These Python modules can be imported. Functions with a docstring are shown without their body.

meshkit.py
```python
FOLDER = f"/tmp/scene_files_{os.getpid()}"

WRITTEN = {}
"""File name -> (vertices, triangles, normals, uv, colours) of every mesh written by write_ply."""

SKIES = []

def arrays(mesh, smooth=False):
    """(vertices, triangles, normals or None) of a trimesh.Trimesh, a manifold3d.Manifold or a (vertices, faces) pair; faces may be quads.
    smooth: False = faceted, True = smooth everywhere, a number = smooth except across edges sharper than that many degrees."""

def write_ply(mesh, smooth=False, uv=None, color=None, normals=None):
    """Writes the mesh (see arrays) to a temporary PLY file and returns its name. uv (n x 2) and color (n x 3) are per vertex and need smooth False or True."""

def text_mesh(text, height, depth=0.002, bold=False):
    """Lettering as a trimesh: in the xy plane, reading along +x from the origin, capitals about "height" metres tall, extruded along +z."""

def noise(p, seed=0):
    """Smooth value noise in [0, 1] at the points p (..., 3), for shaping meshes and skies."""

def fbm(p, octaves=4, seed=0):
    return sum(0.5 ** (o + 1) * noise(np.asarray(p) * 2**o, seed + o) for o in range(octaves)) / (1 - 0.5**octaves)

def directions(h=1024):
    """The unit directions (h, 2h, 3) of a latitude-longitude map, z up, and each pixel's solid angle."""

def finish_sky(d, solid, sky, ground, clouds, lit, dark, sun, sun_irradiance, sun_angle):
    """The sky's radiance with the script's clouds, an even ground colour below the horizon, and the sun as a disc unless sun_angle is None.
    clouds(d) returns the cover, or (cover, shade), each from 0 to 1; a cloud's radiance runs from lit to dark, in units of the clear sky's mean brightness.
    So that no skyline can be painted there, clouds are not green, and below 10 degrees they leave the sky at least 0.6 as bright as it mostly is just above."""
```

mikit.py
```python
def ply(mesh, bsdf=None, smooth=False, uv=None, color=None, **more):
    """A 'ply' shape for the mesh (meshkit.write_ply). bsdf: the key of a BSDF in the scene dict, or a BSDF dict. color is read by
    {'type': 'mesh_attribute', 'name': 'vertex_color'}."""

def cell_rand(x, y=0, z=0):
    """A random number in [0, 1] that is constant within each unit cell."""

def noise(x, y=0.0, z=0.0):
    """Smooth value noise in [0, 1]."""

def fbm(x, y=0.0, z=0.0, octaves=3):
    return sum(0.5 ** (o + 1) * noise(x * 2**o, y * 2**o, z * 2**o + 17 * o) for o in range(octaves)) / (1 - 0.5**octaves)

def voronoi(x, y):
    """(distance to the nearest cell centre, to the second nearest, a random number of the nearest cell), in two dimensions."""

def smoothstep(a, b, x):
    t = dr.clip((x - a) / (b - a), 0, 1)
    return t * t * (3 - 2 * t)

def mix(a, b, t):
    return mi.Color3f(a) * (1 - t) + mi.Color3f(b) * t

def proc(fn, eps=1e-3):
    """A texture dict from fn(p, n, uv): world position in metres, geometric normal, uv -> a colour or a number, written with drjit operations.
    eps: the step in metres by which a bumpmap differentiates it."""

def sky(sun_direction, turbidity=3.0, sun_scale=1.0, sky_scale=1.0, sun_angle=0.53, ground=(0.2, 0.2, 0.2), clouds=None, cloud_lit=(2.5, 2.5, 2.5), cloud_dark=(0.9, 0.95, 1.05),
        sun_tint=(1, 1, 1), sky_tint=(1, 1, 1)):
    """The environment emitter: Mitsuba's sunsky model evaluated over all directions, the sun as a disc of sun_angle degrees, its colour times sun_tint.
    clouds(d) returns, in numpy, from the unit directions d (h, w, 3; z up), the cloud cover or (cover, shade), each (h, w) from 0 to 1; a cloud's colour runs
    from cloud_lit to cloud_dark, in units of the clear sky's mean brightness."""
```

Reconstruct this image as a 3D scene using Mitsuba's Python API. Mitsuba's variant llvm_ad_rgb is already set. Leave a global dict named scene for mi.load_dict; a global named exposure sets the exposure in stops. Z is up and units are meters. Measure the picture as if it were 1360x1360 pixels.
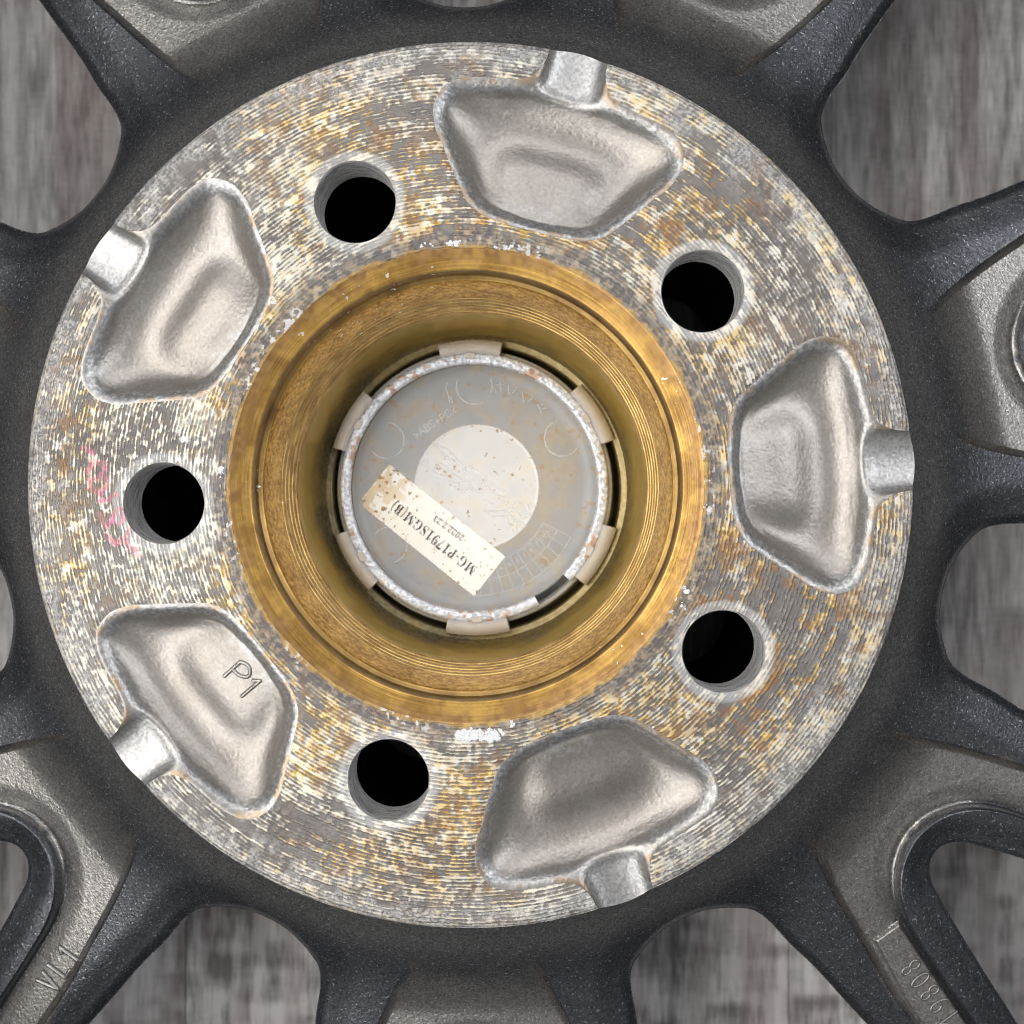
import math, random
import numpy as np, trimesh, shapely, shapely.affinity
import drjit as dr
import mitsuba as mi
import mikit, meshkit
from mikit import noise, fbm, voronoi, cell_rand, smoothstep, mix, proc
from scipy.spatial import Delaunay, cKDTree
from scipy.interpolate import PchipInterpolator
from shapely.geometry import Polygon, LineString, Point

T = mi.ScalarTransform4f
MM = 0.001
random.seed(4); rng = np.random.default_rng(4)
scene, labels = {}, {}

# ---------------------------------------------------------------- camera, light, exposure
# a phone held about 19 cm above the wheel's mounting face; z = 0 is that face, the floor lies 72 mm below it
CAM, AIM = np.array([13.2, -4.2, 188.0]), np.array([8.73, -4.93, 0.0])
scene['camera'] = {'type': 'thinlens', 'fov': 54.0, 'aperture_radius': 0.0009, 'focus_distance': 0.190, 'near_clip': 0.01, 'far_clip': 20.0,
                   'to_world': T().look_at(origin=list(CAM * MM), target=list(AIM * MM), up=[0, 1, 0])}
exposure = -0.25
scene['room_light'] = {'type': 'constant', 'radiance': {'type': 'rgb', 'value': [0.27, 0.275, 0.295]}}


def lamp(key, label, pos, size, rad, aim=(0, 0, 0)):
    scene[key] = {'type': 'rectangle', 'to_world': T().look_at(origin=list(pos), target=list(aim), up=[0.01, 1, 0]) @ T().scale([size[0] / 2, size[1] / 2, 1]),
                  'emitter': {'type': 'area', 'radiance': {'type': 'rgb', 'value': list(rad)}}, 'bsdf': {'type': 'diffuse'}}
    labels[key] = {'label': label, 'category': 'lamp'}  # unseen lamps, placed for the reflections and the falloff to lower right


lamp('unseen_lamp', 'unseen wide soft lamp over the left side of the wheel, out of the picture', (-0.50, 0.0, 0.76), (0.62, 0.95), (5.6, 5.45, 5.25), (-0.20, 0, 0))
lamp('unseen_lamp_001', 'unseen bright lamp on the right of the wheel, out of the picture', (0.82, 0.30, 1.05), (0.7, 0.6), (5.0, 5.1, 5.3))
lamp('unseen_lamp_002', 'unseen lamp beyond the near left edge of the wheel, out of the picture', (-0.60, -0.72, 1.1), (0.7, 0.7), (4.2, 4.2, 4.2))
lamp('unseen_lamp_003', 'unseen lamp beyond the far edge of the wheel, out of the picture', (0.0, 0.9, 1.1), (1.1, 0.6), (3.4, 3.4, 3.5))

# ---------------------------------------------------------------- helpers


def at(px, py, z):
    """The point at height z (mm) that the photograph (1360 x 1360) shows at this pixel."""
    f = (AIM - CAM) / np.linalg.norm(AIM - CAM); r = np.cross(f, [0, 1, 0]); r /= np.linalg.norm(r); u = np.cross(r, f)
    F = 680 / math.tan(math.radians(27))
    d = f + (px - 680) / F * r + (680 - py) / F * u
    return (CAM + (z - CAM[2]) / d[2] * d)[:2]


def add(key, mesh, bsdf, normals=None, smooth=False, to_world=None, label=None):
    """One entry of scene, from a mesh in millimetres."""
    v, f = (np.asarray(mesh[0], float), np.asarray(mesh[1], int)) if isinstance(mesh, tuple) else (np.array(mesh.vertices), np.array(mesh.faces))
    if normals is not None:
        path = meshkit.write_ply((v * MM, f), normals=normals)
        d = {'type': 'ply', 'filename': path, 'face_normals': False, 'bsdf': {'type': 'ref', 'id': bsdf}}
    else:
        d = mikit.ply(trimesh.Trimesh(v * MM, f, process=False), bsdf, smooth)
    if to_world is not None:
        d['to_world'] = to_world
    scene[key] = d
    if label:
        labels[key] = {'label': label}
    return d


def nm(base, i):
    return base if i == 0 else f'{base}_{i:03d}'


def rot(p, deg):
    a = math.radians(deg); p = np.asarray(p, float)
    return np.stack([p[..., 0] * math.cos(a) - p[..., 1] * math.sin(a), p[..., 0] * math.sin(a) + p[..., 1] * math.cos(a)], -1)


def curve(pts, n=160, closed=False):
    """A smooth line through the points."""
    p = np.asarray(pts, float)
    if closed:
        p = np.vstack([p[-2:], p, p[:3]])
    t = np.concatenate([[0], np.cumsum(np.linalg.norm(np.diff(p, axis=0), axis=1) ** 0.5)])
    a, b = (t[2], t[-3]) if closed else (t[0], t[-1])
    from scipy.interpolate import CubicSpline
    q = np.linspace(a, b, n)
    return CubicSpline(t, p)(q)[:-1] if closed else PchipInterpolator(t, p)(q)


def ss(a, b, x):
    t = np.clip((x - a) / (b - a), 0, 1)
    return t * t * (3 - 2 * t)


def resample(ring, step):
    c = np.asarray(ring.coords)
    line = LineString(c)
    out = []
    for a, b in zip(c[:-1], c[1:]):
        mid = np.hypot(*((a + b) / 2))
        n = max(1, int(math.ceil(np.linalg.norm(b - a) / step(mid))))
        out += [a + (b - a) * k / n for k in range(n)]
    return np.array(out)


def sheet(poly, height, step, zones=None, walls=None, lines=()):
    """A mesh of the area poly at z = height(points); zones: list of (inner radius, outer radius, spacing). walls: depth to which the rims of the
    chosen rings go down. Returns vertices, faces, normals."""
    poly = poly.buffer(0)
    st = (lambda r: step) if zones is None else (lambda r: next((s for a, b, s in zones if a <= r < b), zones[-1][2]))
    rings = [resample(g, st) for g in [poly.exterior, *poly.interiors]]
    edge = np.vstack(rings)
    x0, y0, x1, y1 = poly.bounds
    inner = []
    for a, b, s in (zones or [(0, 1e9, step)]):
        xs = np.arange(x0, x1 + s, s); ys = np.arange(y0, y1 + s, s * 0.866)
        g = np.stack(np.meshgrid(xs, ys), -1); g[1::2, :, 0] += s / 2
        g = g.reshape(-1, 2); r = np.hypot(g[:, 0], g[:, 1])
        g = g[(r >= a) & (r < b)]
        inner.append(g)
    g = np.vstack(inner)
    shapely.prepare(poly)
    g = g[shapely.contains_xy(poly, g[:, 0], g[:, 1])]
    tree = cKDTree(edge)
    d, _ = tree.query(g)
    lim = np.array([st(x) for x in np.hypot(g[:, 0], g[:, 1])]) if zones else step
    g = g[d > 0.55 * lim]
    if len(lines):                                 # points along the steps, so that their edges come out clean
        ex = np.vstack([np.asarray(l.segmentize(0.3).coords) for l in lines])
        ex = ex[shapely.contains_xy(poly, ex[:, 0], ex[:, 1])]
        ex = ex[np.hypot(ex[:, 0], ex[:, 1]) < 166]
        ex = ex[tree.query(ex)[0] > 0.2]
        g = np.vstack([g[cKDTree(ex).query(g)[0] > 0.26], ex])
    p = np.vstack([edge, g])
    tri = Delaunay(p).simplices
    c = p[tri].mean(1)
    tri = tri[shapely.contains_xy(poly, c[:, 0], c[:, 1])]
    a, b, cc = (p[tri[:, k]] for k in range(3))
    area = (b[:, 0] - a[:, 0]) * (cc[:, 1] - a[:, 1]) - (b[:, 1] - a[:, 1]) * (cc[:, 0] - a[:, 0])
    tri[area < 0] = tri[area < 0][:, ::-1]
    tri = tri[np.abs(area) > 1e-6]
    h = lambda q: height(q[:, 0], q[:, 1])
    z = h(p); e = 0.04
    nx = (h(p + [e, 0]) - h(p - [e, 0])) / (2 * e); ny = (h(p + [0, e]) - h(p - [0, e])) / (2 * e)
    n = np.stack([-nx, -ny, np.ones_like(nx)], 1); n /= np.linalg.norm(n, axis=1, keepdims=True)
    v = np.column_stack([p, z])
    V, F_, N = [v], [tri], [n]
    if walls is not None:
        off = len(v); k0 = 0
        for i, ring in enumerate(rings):
            m = len(ring); idx = np.arange(k0, k0 + m); k0 += m
            keep = walls(i, ring)
            if keep is None:
                continue
            nxt = np.roll(idx, -1)
            use = keep & np.roll(keep, -1)
            d2 = p[nxt] - p[idx]
            # normal points out of the metal: for ccw exteriors to the right
            sgn = 1 if shapely.is_ccw(shapely.LinearRing(ring)) == (i == 0) else -1
            nn = np.column_stack([d2[:, 1], -d2[:, 0], np.zeros(m)]) * sgn
            nn /= np.maximum(np.linalg.norm(nn, axis=1, keepdims=True), 1e-9)
            vn = nn + np.roll(nn, 1, axis=0); vn /= np.maximum(np.linalg.norm(vn, axis=1, keepdims=True), 1e-9)
            top = v[idx]; bot = top.copy(); bot[:, 2] = -70
            V += [top, bot]; N += [vn, vn]
            j = np.arange(m)[use]; jn = (j + 1) % m
            q2 = np.vstack([np.column_stack([off + j, off + m + j, off + jn]), np.column_stack([off + jn, off + m + j, off + m + jn])])
            F_.append(q2 if sgn > 0 else q2[:, ::-1])
            off += 2 * m
    return np.vstack(V), np.vstack(F_), np.vstack(N)


def lathe(profile, n=480):
    """A surface of revolution about z of (radius, z) points: vertices, faces."""
    pr = np.asarray(profile, float); a = np.arange(n) * 2 * np.pi / n
    v = np.stack([pr[:, None, 0] * np.cos(a), pr[:, None, 0] * np.sin(a), np.repeat(pr[:, 1:], n, 1)], -1).reshape(-1, 3)
    i, j = np.meshgrid(np.arange(len(pr) - 1), np.arange(n), indexing='ij'); k = (j + 1) % n
    A, B, C, D = i * n + j, i * n + k, (i + 1) * n + k, (i + 1) * n + j
    f = np.vstack([np.stack([A, D, C], -1).reshape(-1, 3), np.stack([A, C, B], -1).reshape(-1, 3)])
    return trimesh.Trimesh(v, f, process=False)


def arc_block(profile, a0, a1, n=24, centre=(0, 0)):
    """A closed (radius, z) outline swept from angle a0 to a1 (degrees), capped."""
    pr = np.asarray(profile, float); m = len(pr); a = np.radians(np.linspace(a0, a1, n))
    v = np.stack([np.cos(a)[:, None] * pr[:, 0] + centre[0], np.sin(a)[:, None] * pr[:, 0] + centre[1], np.tile(pr[:, 1], (n, 1))], -1).reshape(-1, 3)
    f = []
    for i in range(n - 1):
        for j in range(m):
            k = (j + 1) % m
            f += [[i * m + j, i * m + k, (i + 1) * m + k], [i * m + j, (i + 1) * m + k, (i + 1) * m + j]]
    from shapely.ops import triangulate
    c = trimesh.creation.triangulate_polygon(Polygon(pr), engine='earcut')
    tree = cKDTree(pr); _, w = tree.query(c[0]); t = w[c[1]]
    f = np.vstack([f, t, (t + (n - 1) * m)[:, ::-1]])
    mesh = trimesh.Trimesh(v, f, process=True); mesh.fix_normals()
    return mesh


def strokes(lines, radius, z, squash=0.6):
    """Rounded raised strokes along polylines (mm) lying at height z."""
    out = []
    for line in lines:
        line = np.asarray(line, float)
        for a, b in zip(line[:-1], line[1:]):
            L = np.linalg.norm(b - a)
            if L < 1e-6:
                continue
            c = trimesh.creation.capsule(height=L, radius=radius, count=[8, 8])
            c.apply_transform(trimesh.transformations.rotation_matrix(np.pi / 2, [0, 1, 0]))
            c.apply_scale([1, 1, squash])
            c.apply_transform(trimesh.transformations.rotation_matrix(math.atan2(b[1] - a[1], b[0] - a[0]), [0, 0, 1]))
            c.apply_translation([(a[0] + b[0]) / 2, (a[1] + b[1]) / 2, z])
            out.append(c)
    return trimesh.util.concatenate(out)


def ring_line(c, r, a0=0, a1=360, n=36):
    a = np.radians(np.linspace(a0, a1, n))
    return np.stack([c[0] + r * np.cos(a), c[1] + r * np.sin(a)], 1)


def px(points, z, off=(0, 0), k=1.0):
    """Traced points of an enlarged crop (its offset, photo pixels per crop pixel) on the plane z."""
    return np.array([at(off[0] + k * x, off[1] + k * y, z) for x, y in points])


# ---------------------------------------------------------------- materials


def xyz(p):
    return p.x * 1000.0, p.y * 1000.0, p.z * 1000.0


def polar(x, y):
    r = dr.sqrt(x * x + y * y)
    return r, 57.0 * x / r, 57.0 * y / r        # arc coordinates without a seam


def streaks(x, y):
    """Machining streaks of the mating face: broken concentric ridges (0..1), fine lines, and a coarse patch field."""
    r, cx, cy = polar(x, y)
    patch = fbm(x * 0.06 + 3.0, y * 0.06, 2.0, 4)
    rr = r + 0.16 * (noise(x * 0.9, y * 0.9, 3.0) - 0.5) + 0.7 * (noise(x * 0.06, y * 0.06, 8.0) - 0.5)
    a = noise(rr * 0.95, cx * 0.19, cy * 0.19 + 5.0)
    b = noise(rr * 3.0 + 40.0, cx * 0.55, cy * 0.55)
    c = fbm(x * 1.25, y * 1.25, 1.0, 4)
    line = 0.5 + 0.5 * dr.sin(rr * (2 * math.pi / 0.72) + 3.0 * noise(x * 0.05, y * 0.05, 77.0))
    k = smoothstep(0.42, 0.60, noise(x * 0.030 + 11.0, y * 0.030, 6.0) + 0.22 * smoothstep(10.0, -40.0, x) * smoothstep(15.0, 45.0, y) + 0.12 * smoothstep(-45.0, -65.0, y))
    s = k * (0.36 * a + 0.12 * b + 0.38 * c + 0.14 * line) + (1 - k) * (0.10 * a + 0.32 * b + 0.42 * c + 0.16 * line)
    return r, s, line, patch, c


LUG = [(57.2 * math.cos(math.radians(39.3 + 72 * k)), 57.2 * math.sin(math.radians(39.3 + 72 * k))) for k in range(5)]
MARK = [[(-72.2, 7.2), (-70.5, 6.2)], [(-71.6, 2.6), (-70.3, 4.6), (-68.4, 4.2), (-68.2, 2.6), (-69.6, 1.4), (-71.2, 1.2), (-71.0, -0.2), (-69.2, -1.6), (-67.8, 0.2), (-67.9, 1.6)],
        [(-69.4, -2.9), (-67.6, -2.6), (-65.9, -1.6)], [(-69.2, -5.4), (-68.0, -7.6), (-66.9, -6.6), (-66.2, -4.6), (-65.0, -4.2), (-64.6, -6.2), (-65.6, -7.0)],
        [(-67.9, -9.4), (-66.2, -11.0), (-64.6, -9.8), (-63.4, -8.2)], [(-64.4, -10.6), (-63.2, -11.6), (-61.9, -13.2)]]


def seg_dist(x, y, lines):
    d = mi.Float(1e6)
    for line in lines:
        for (ax, ay), (bx, by) in zip(line[:-1], line[1:]):
            ux, uy = bx - ax, by - ay
            t = dr.clip(((x - ax) * ux + (y - ay) * uy) / (ux * ux + uy * uy), 0, 1)
            d = dr.minimum(d, dr.square(x - ax - t * ux) + dr.square(y - ay - t * uy))
    return dr.sqrt(d)


def pad_color(p, n, uv):
    x, y, z = xyz(p)
    r, s, line, patch, c = streaks(x, y)
    lug = mi.Float(99)
    for lx, ly in LUG:
        lug = dr.minimum(lug, dr.sqrt(dr.square(x - lx) + dr.square(y - ly)))
    left = smoothstep(-15.0, -70.0, x) * smoothstep(26.0, -4.0, dr.abs(y + 8.0))
    bias = 0.42 * (patch - 0.5) - 0.012 + 0.03 * smoothstep(11.5, 8.5, lug) + 0.05 * left
    m = smoothstep(0.42, 0.54, s + bias)                                # ridges left bright
    hi = smoothstep(0.52, 0.66, s + bias)
    gold = smoothstep(0.36, 0.56, fbm(x * 0.05 + 5.0, y * 0.05, 21.0, 3) + 0.05 * smoothstep(10.0, 60.0, y))
    tint = gold * smoothstep(0.30, 0.62, 0.5 * fbm(x * 0.5, y * 0.5, 33.0, 3) + 0.5 * noise(x * 1.2, y * 1.2, 31.0)) + 0.25 * smoothstep(0.5, 0.7, noise(x * 0.9, y * 0.9, 35.0))
    rim = smoothstep(73.0, 81.0, r + 6 * (noise(x * 0.2, y * 0.2, 9.0) - 0.5))
    low = mix((0.115, 0.108, 0.104), (0.225, 0.205, 0.185), fbm(x * 0.6, y * 0.6, 12.0, 3))
    ridge = mix((0.38, 0.37, 0.335), (0.46, 0.30, 0.10), tint * (1 - 0.75 * rim))
    ridge = mix(ridge, mix((0.70, 0.675, 0.58), (0.70, 0.54, 0.27), 0.8 * tint), hi)
    col = mix(low, ridge, m)
    # brown oxide between the ridges
    rust = smoothstep(0.54, 0.70, fbm(x * 0.33 + 9, y * 0.33, 4.0, 4)) * (1 - 0.6 * rim)
    col = mix(col, mi.Color3f(0.27, 0.145, 0.06) * (0.6 + 0.8 * s), 0.72 * rust * (1 - 0.5 * hi) * (0.35 + 0.65 * gold))
    grime = smoothstep(0.50, 0.64, fbm(x * 0.085 + 20.0, y * 0.085, 3.0, 4)) * (1 - 0.5 * hi)
    col = mix(col, mi.Color3f(0.150, 0.138, 0.128) * (0.25 + 1.5 * c), 0.6 * grime * (1 - 0.6 * hi))
    # grey granular outer band and the dark line round the bore
    g = noise(x * 2.1, y * 2.1, 40.0) * 0.6 + 0.4 * noise(x * 4.4, y * 4.4, 41.0)
    grey = mix(mix((0.22, 0.22, 0.22), (0.54, 0.53, 0.51), smoothstep(0.32, 0.70, g)), col, 0.45)
    col = mix(col, grey, rim * smoothstep(0.25, 0.7, noise(x * 0.5, y * 0.5, 43.0) + 0.25 * smoothstep(79.0, 82.5, r)))
    bore = smoothstep(49.0, 46.4, r + 2.6 * (noise(x * 0.35, y * 0.35, 50.0) - 0.5))
    col = mix(col, mix((0.12, 0.11, 0.11), (0.34, 0.27, 0.20), smoothstep(0.4, 0.75, fbm(x * 1.1, y * 1.1, 51.0, 3))), 0.85 * bore)
    col = mix(col, mix((0.30, 0.17, 0.05), (0.50, 0.34, 0.12), c), smoothstep(45.7, 44.9, r + 1.8 * (fbm(x * 0.4, y * 0.4, 52.0, 3) - 0.4)))
    crust = smoothstep(0.60, 0.68, fbm(x * 1.1, y * 1.1, 60.0, 3)) * smoothstep(0.5, 0.65, noise(x * 0.09, y * 0.09, 61.0)) * smoothstep(47.4, 45.6, r)
    col = mix(col, mi.Color3f(0.50, 0.50, 0.49) + 0.24 * c, 0.85 * crust)
    # smooth spot faces round the bolt holes
    col = mix(col, mix((0.42, 0.43, 0.43), (0.72, 0.71, 0.66), smoothstep(0.4, 0.6, s)), 0.65 * smoothstep(9.9, 9.0, lug + 0.6 * (c - 0.5)))
    # pink marker strokes, worn down to the ridges
    pink = smoothstep(0.75, 0.35, seg_dist(x, y, MARK) + 0.5 * (c - 0.5)) * smoothstep(0.36, 0.5, s)
    col = mix(col, mix((0.80, 0.22, 0.42), (0.82, 0.30, 0.24), noise(x * 0.8, y * 0.8, 70.0)), 0.55 * pink)
    return col


def pad_height(p, n, uv):
    x, y, z = xyz(p)
    r, s, line, patch, c = streaks(x, y)
    return (0.15 * smoothstep(0.40, 0.58, s) + 0.10 * s + 0.03 * c) * 1e-3


def grain(x, y, z, f):
    return noise(x * f, y * f, z * f)


def paint_color(p, n, uv):
    x, y, z = xyz(p)
    # light and shade put into the colour: warm grey spoke hollows, blue black flanges
    t = dr.atan2(y, x) - math.radians(64.7)
    w = 2 * math.pi / 7
    t = t - w * dr.floor(t / w + 0.5)
    r = dr.sqrt(x * x + y * y)
    u, v = r * dr.cos(t), dr.abs(r * dr.sin(t))
    wob = 1.6 * (noise(x * 0.25, y * 0.25, 1.0) - 0.5)
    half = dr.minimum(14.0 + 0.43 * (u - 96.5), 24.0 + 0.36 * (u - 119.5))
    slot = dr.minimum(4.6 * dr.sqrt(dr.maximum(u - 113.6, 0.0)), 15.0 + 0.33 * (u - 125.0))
    hollow = smoothstep(0.6, -2.2, v - half + wob) * smoothstep(91.0, 106.0, u + 2 * wob) * smoothstep(0.3, 2.3, v - slot + dr.maximum(113.6 - u, 0.0) * 2)  # dark carried over the slot rim's wall as painted shade
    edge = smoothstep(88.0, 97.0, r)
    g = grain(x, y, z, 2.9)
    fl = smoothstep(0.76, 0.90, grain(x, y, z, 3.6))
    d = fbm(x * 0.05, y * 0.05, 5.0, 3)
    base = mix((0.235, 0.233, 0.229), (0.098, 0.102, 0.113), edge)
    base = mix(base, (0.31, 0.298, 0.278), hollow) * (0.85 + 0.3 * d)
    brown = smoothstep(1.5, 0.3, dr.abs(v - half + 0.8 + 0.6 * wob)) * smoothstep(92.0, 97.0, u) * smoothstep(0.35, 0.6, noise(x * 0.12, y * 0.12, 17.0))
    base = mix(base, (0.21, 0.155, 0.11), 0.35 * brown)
    return base * (0.40 + 0.75 * g + 0.45 * grain(x, y, z, 5.2)) + mi.Color3f(0.28) * fl


def paint_height(p, n, uv):
    x, y, z = xyz(p)
    return (0.034 * grain(x, y, z, 2.3) + 0.026 * grain(x, y, z, 4.6)) * 1e-3


def silver_color(p, n, uv):
    x, y, z = xyz(p)
    g = grain(x, y, z, 2.6)
    wear = smoothstep(-2.1, -1.0, z + 0.9 * (noise(x * 0.8, y * 0.8, 3.0) - 0.5)) * smoothstep(78.0, 74.0, dr.sqrt(x * x + y * y))
    col = mix((0.265, 0.240, 0.212), (0.345, 0.325, 0.30), fbm(x * 0.13, y * 0.13, 7.0, 4)) * (0.84 + 0.32 * g)
    col = mix(col, mix((0.27, 0.28, 0.285), (0.50, 0.505, 0.505), smoothstep(0.35, 0.7, fbm(x * 2.0, y * 2.0, z * 2.0, 2))), 0.7 * wear)
    rr = dr.sqrt(x * x + y * y)
    col = mix(col, mi.Color3f(0.40, 0.395, 0.385) * (0.70 + 0.6 * g), smoothstep(73.5, 76.5, rr + 1.5 * (noise(x * 0.6, y * 0.6, 19.0) - 0.5)) * smoothstep(-0.7, -1.3, z) * smoothstep(-4.0, -2.9, z))
    stain = smoothstep(-0.9, -0.2, z) * smoothstep(0.45, 0.7, noise(x * 0.4, y * 0.4, 13.0))
    return mix(col, (0.33, 0.22, 0.11), 0.65 * stain)


def silver_height(p, n, uv):
    x, y, z = xyz(p)
    wear = smoothstep(-1.8, -0.9, z)
    return (0.034 * grain(x, y, z, 2.0) + 0.016 * grain(x, y, z, 4.1) + 0.05 * wear * grain(x, y, z, 1.4)) * 1e-3


def sleeve_color(p, n, uv):
    x, y, z = xyz(p)
    return mix((0.28, 0.275, 0.265), (0.66, 0.655, 0.64), smoothstep(0.2, 0.7, fbm(x * 0.6, y * 0.6, z * 2.2, 4))) * smoothstep(-9.4, -8.6, z) + mi.Color3f(0.012)  # below the sleeve the hole's shade is put in as near black


def gold_color(p, n, uv):
    x, y, z = xyz(p)
    r, cx, cy = polar(x, y)
    rings = noise(r * 3.2 + z * 3.2, cx * 0.06, cy * 0.06)
    fine = noise(r * 8.0 + z * 8.0, cx * 0.12, cy * 0.12)
    mott = fbm(x * 0.35, y * 0.35, z * 0.35, 4)
    pit = fbm(x * 1.5, y * 1.5, z * 1.5, 3)
    col = mix((0.30, 0.165, 0.035), (0.60, 0.37, 0.095), smoothstep(0.25, 0.75, 0.26 * rings + 0.34 * mott + 0.20 * fine + 0.20 * pit))
    groove = smoothstep(-4.45, -4.2, z) * smoothstep(-1.25, -1.9, z)
    col = mix(col, mix((0.17, 0.105, 0.035), (0.30, 0.19, 0.06), mott), 0.9 * groove)
    band = smoothstep(-10.7, -10.2, z) * smoothstep(-4.4, -4.8, z)
    col = mix(col, mix((0.30, 0.145, 0.028), (0.82, 0.51, 0.16), smoothstep(0.22, 0.78, 0.70 * fbm(x * 1.7, y * 1.7, z * 1.7, 4) + 0.30 * mott)), 0.8 * band)
    thread = smoothstep(-10.3, -10.7, z) * smoothstep(-19.1, -18.8, z)
    col = mix(col, mix((0.38, 0.22, 0.05), (0.80, 0.55, 0.20), smoothstep(0.3, 0.7, 0.4 * fine + 0.6 * fbm(x * 0.5, y * 0.5, z * 0.5, 3))), 0.7 * thread)
    grime = smoothstep(0.44, 0.66, fbm(x * 0.22, y * 0.22, z * 0.2 + 3.0, 4)) * (1 - 0.5 * band - 0.4 * thread)
    col = mix(col, col * mi.Color3f(0.58, 0.52, 0.47), 0.7 * grime)
    rust = smoothstep(41.6, 44.6, r + 3.4 * (noise(x * 0.5, y * 0.5, 4.0) - 0.5)) * smoothstep(-2.0, -0.6, z)
    col = mix(col, mix((0.20, 0.10, 0.04), (0.42, 0.24, 0.10), noise(x, y, 5.0)), 0.75 * rust)
    spk = 0.7 * smoothstep(0.75, 0.81, fbm(x * 1.3, y * 1.3, z * 1.3 + 7.0, 2)) * smoothstep(0.62, 0.80, noise(x * 0.10, y * 0.10, 3.0)) * smoothstep(-18.0, -16.0, z)
    col = mix(col, (0.80, 0.77, 0.70), spk)
    olive = mix((0.37, 0.245, 0.05), (0.58, 0.41, 0.115), 0.55 * mott + 0.25 * rings + 0.2 * fine)
    col = mix(col, olive, smoothstep(-18.9, -19.4, z))
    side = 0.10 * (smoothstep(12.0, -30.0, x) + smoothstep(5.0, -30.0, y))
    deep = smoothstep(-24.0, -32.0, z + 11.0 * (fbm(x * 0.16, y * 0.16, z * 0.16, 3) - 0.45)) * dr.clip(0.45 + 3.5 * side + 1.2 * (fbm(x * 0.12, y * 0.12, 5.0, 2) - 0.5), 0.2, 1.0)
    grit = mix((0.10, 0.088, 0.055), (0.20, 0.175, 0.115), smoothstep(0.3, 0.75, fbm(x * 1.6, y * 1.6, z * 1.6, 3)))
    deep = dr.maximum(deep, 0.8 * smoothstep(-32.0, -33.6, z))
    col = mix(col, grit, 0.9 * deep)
    return col


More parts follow.
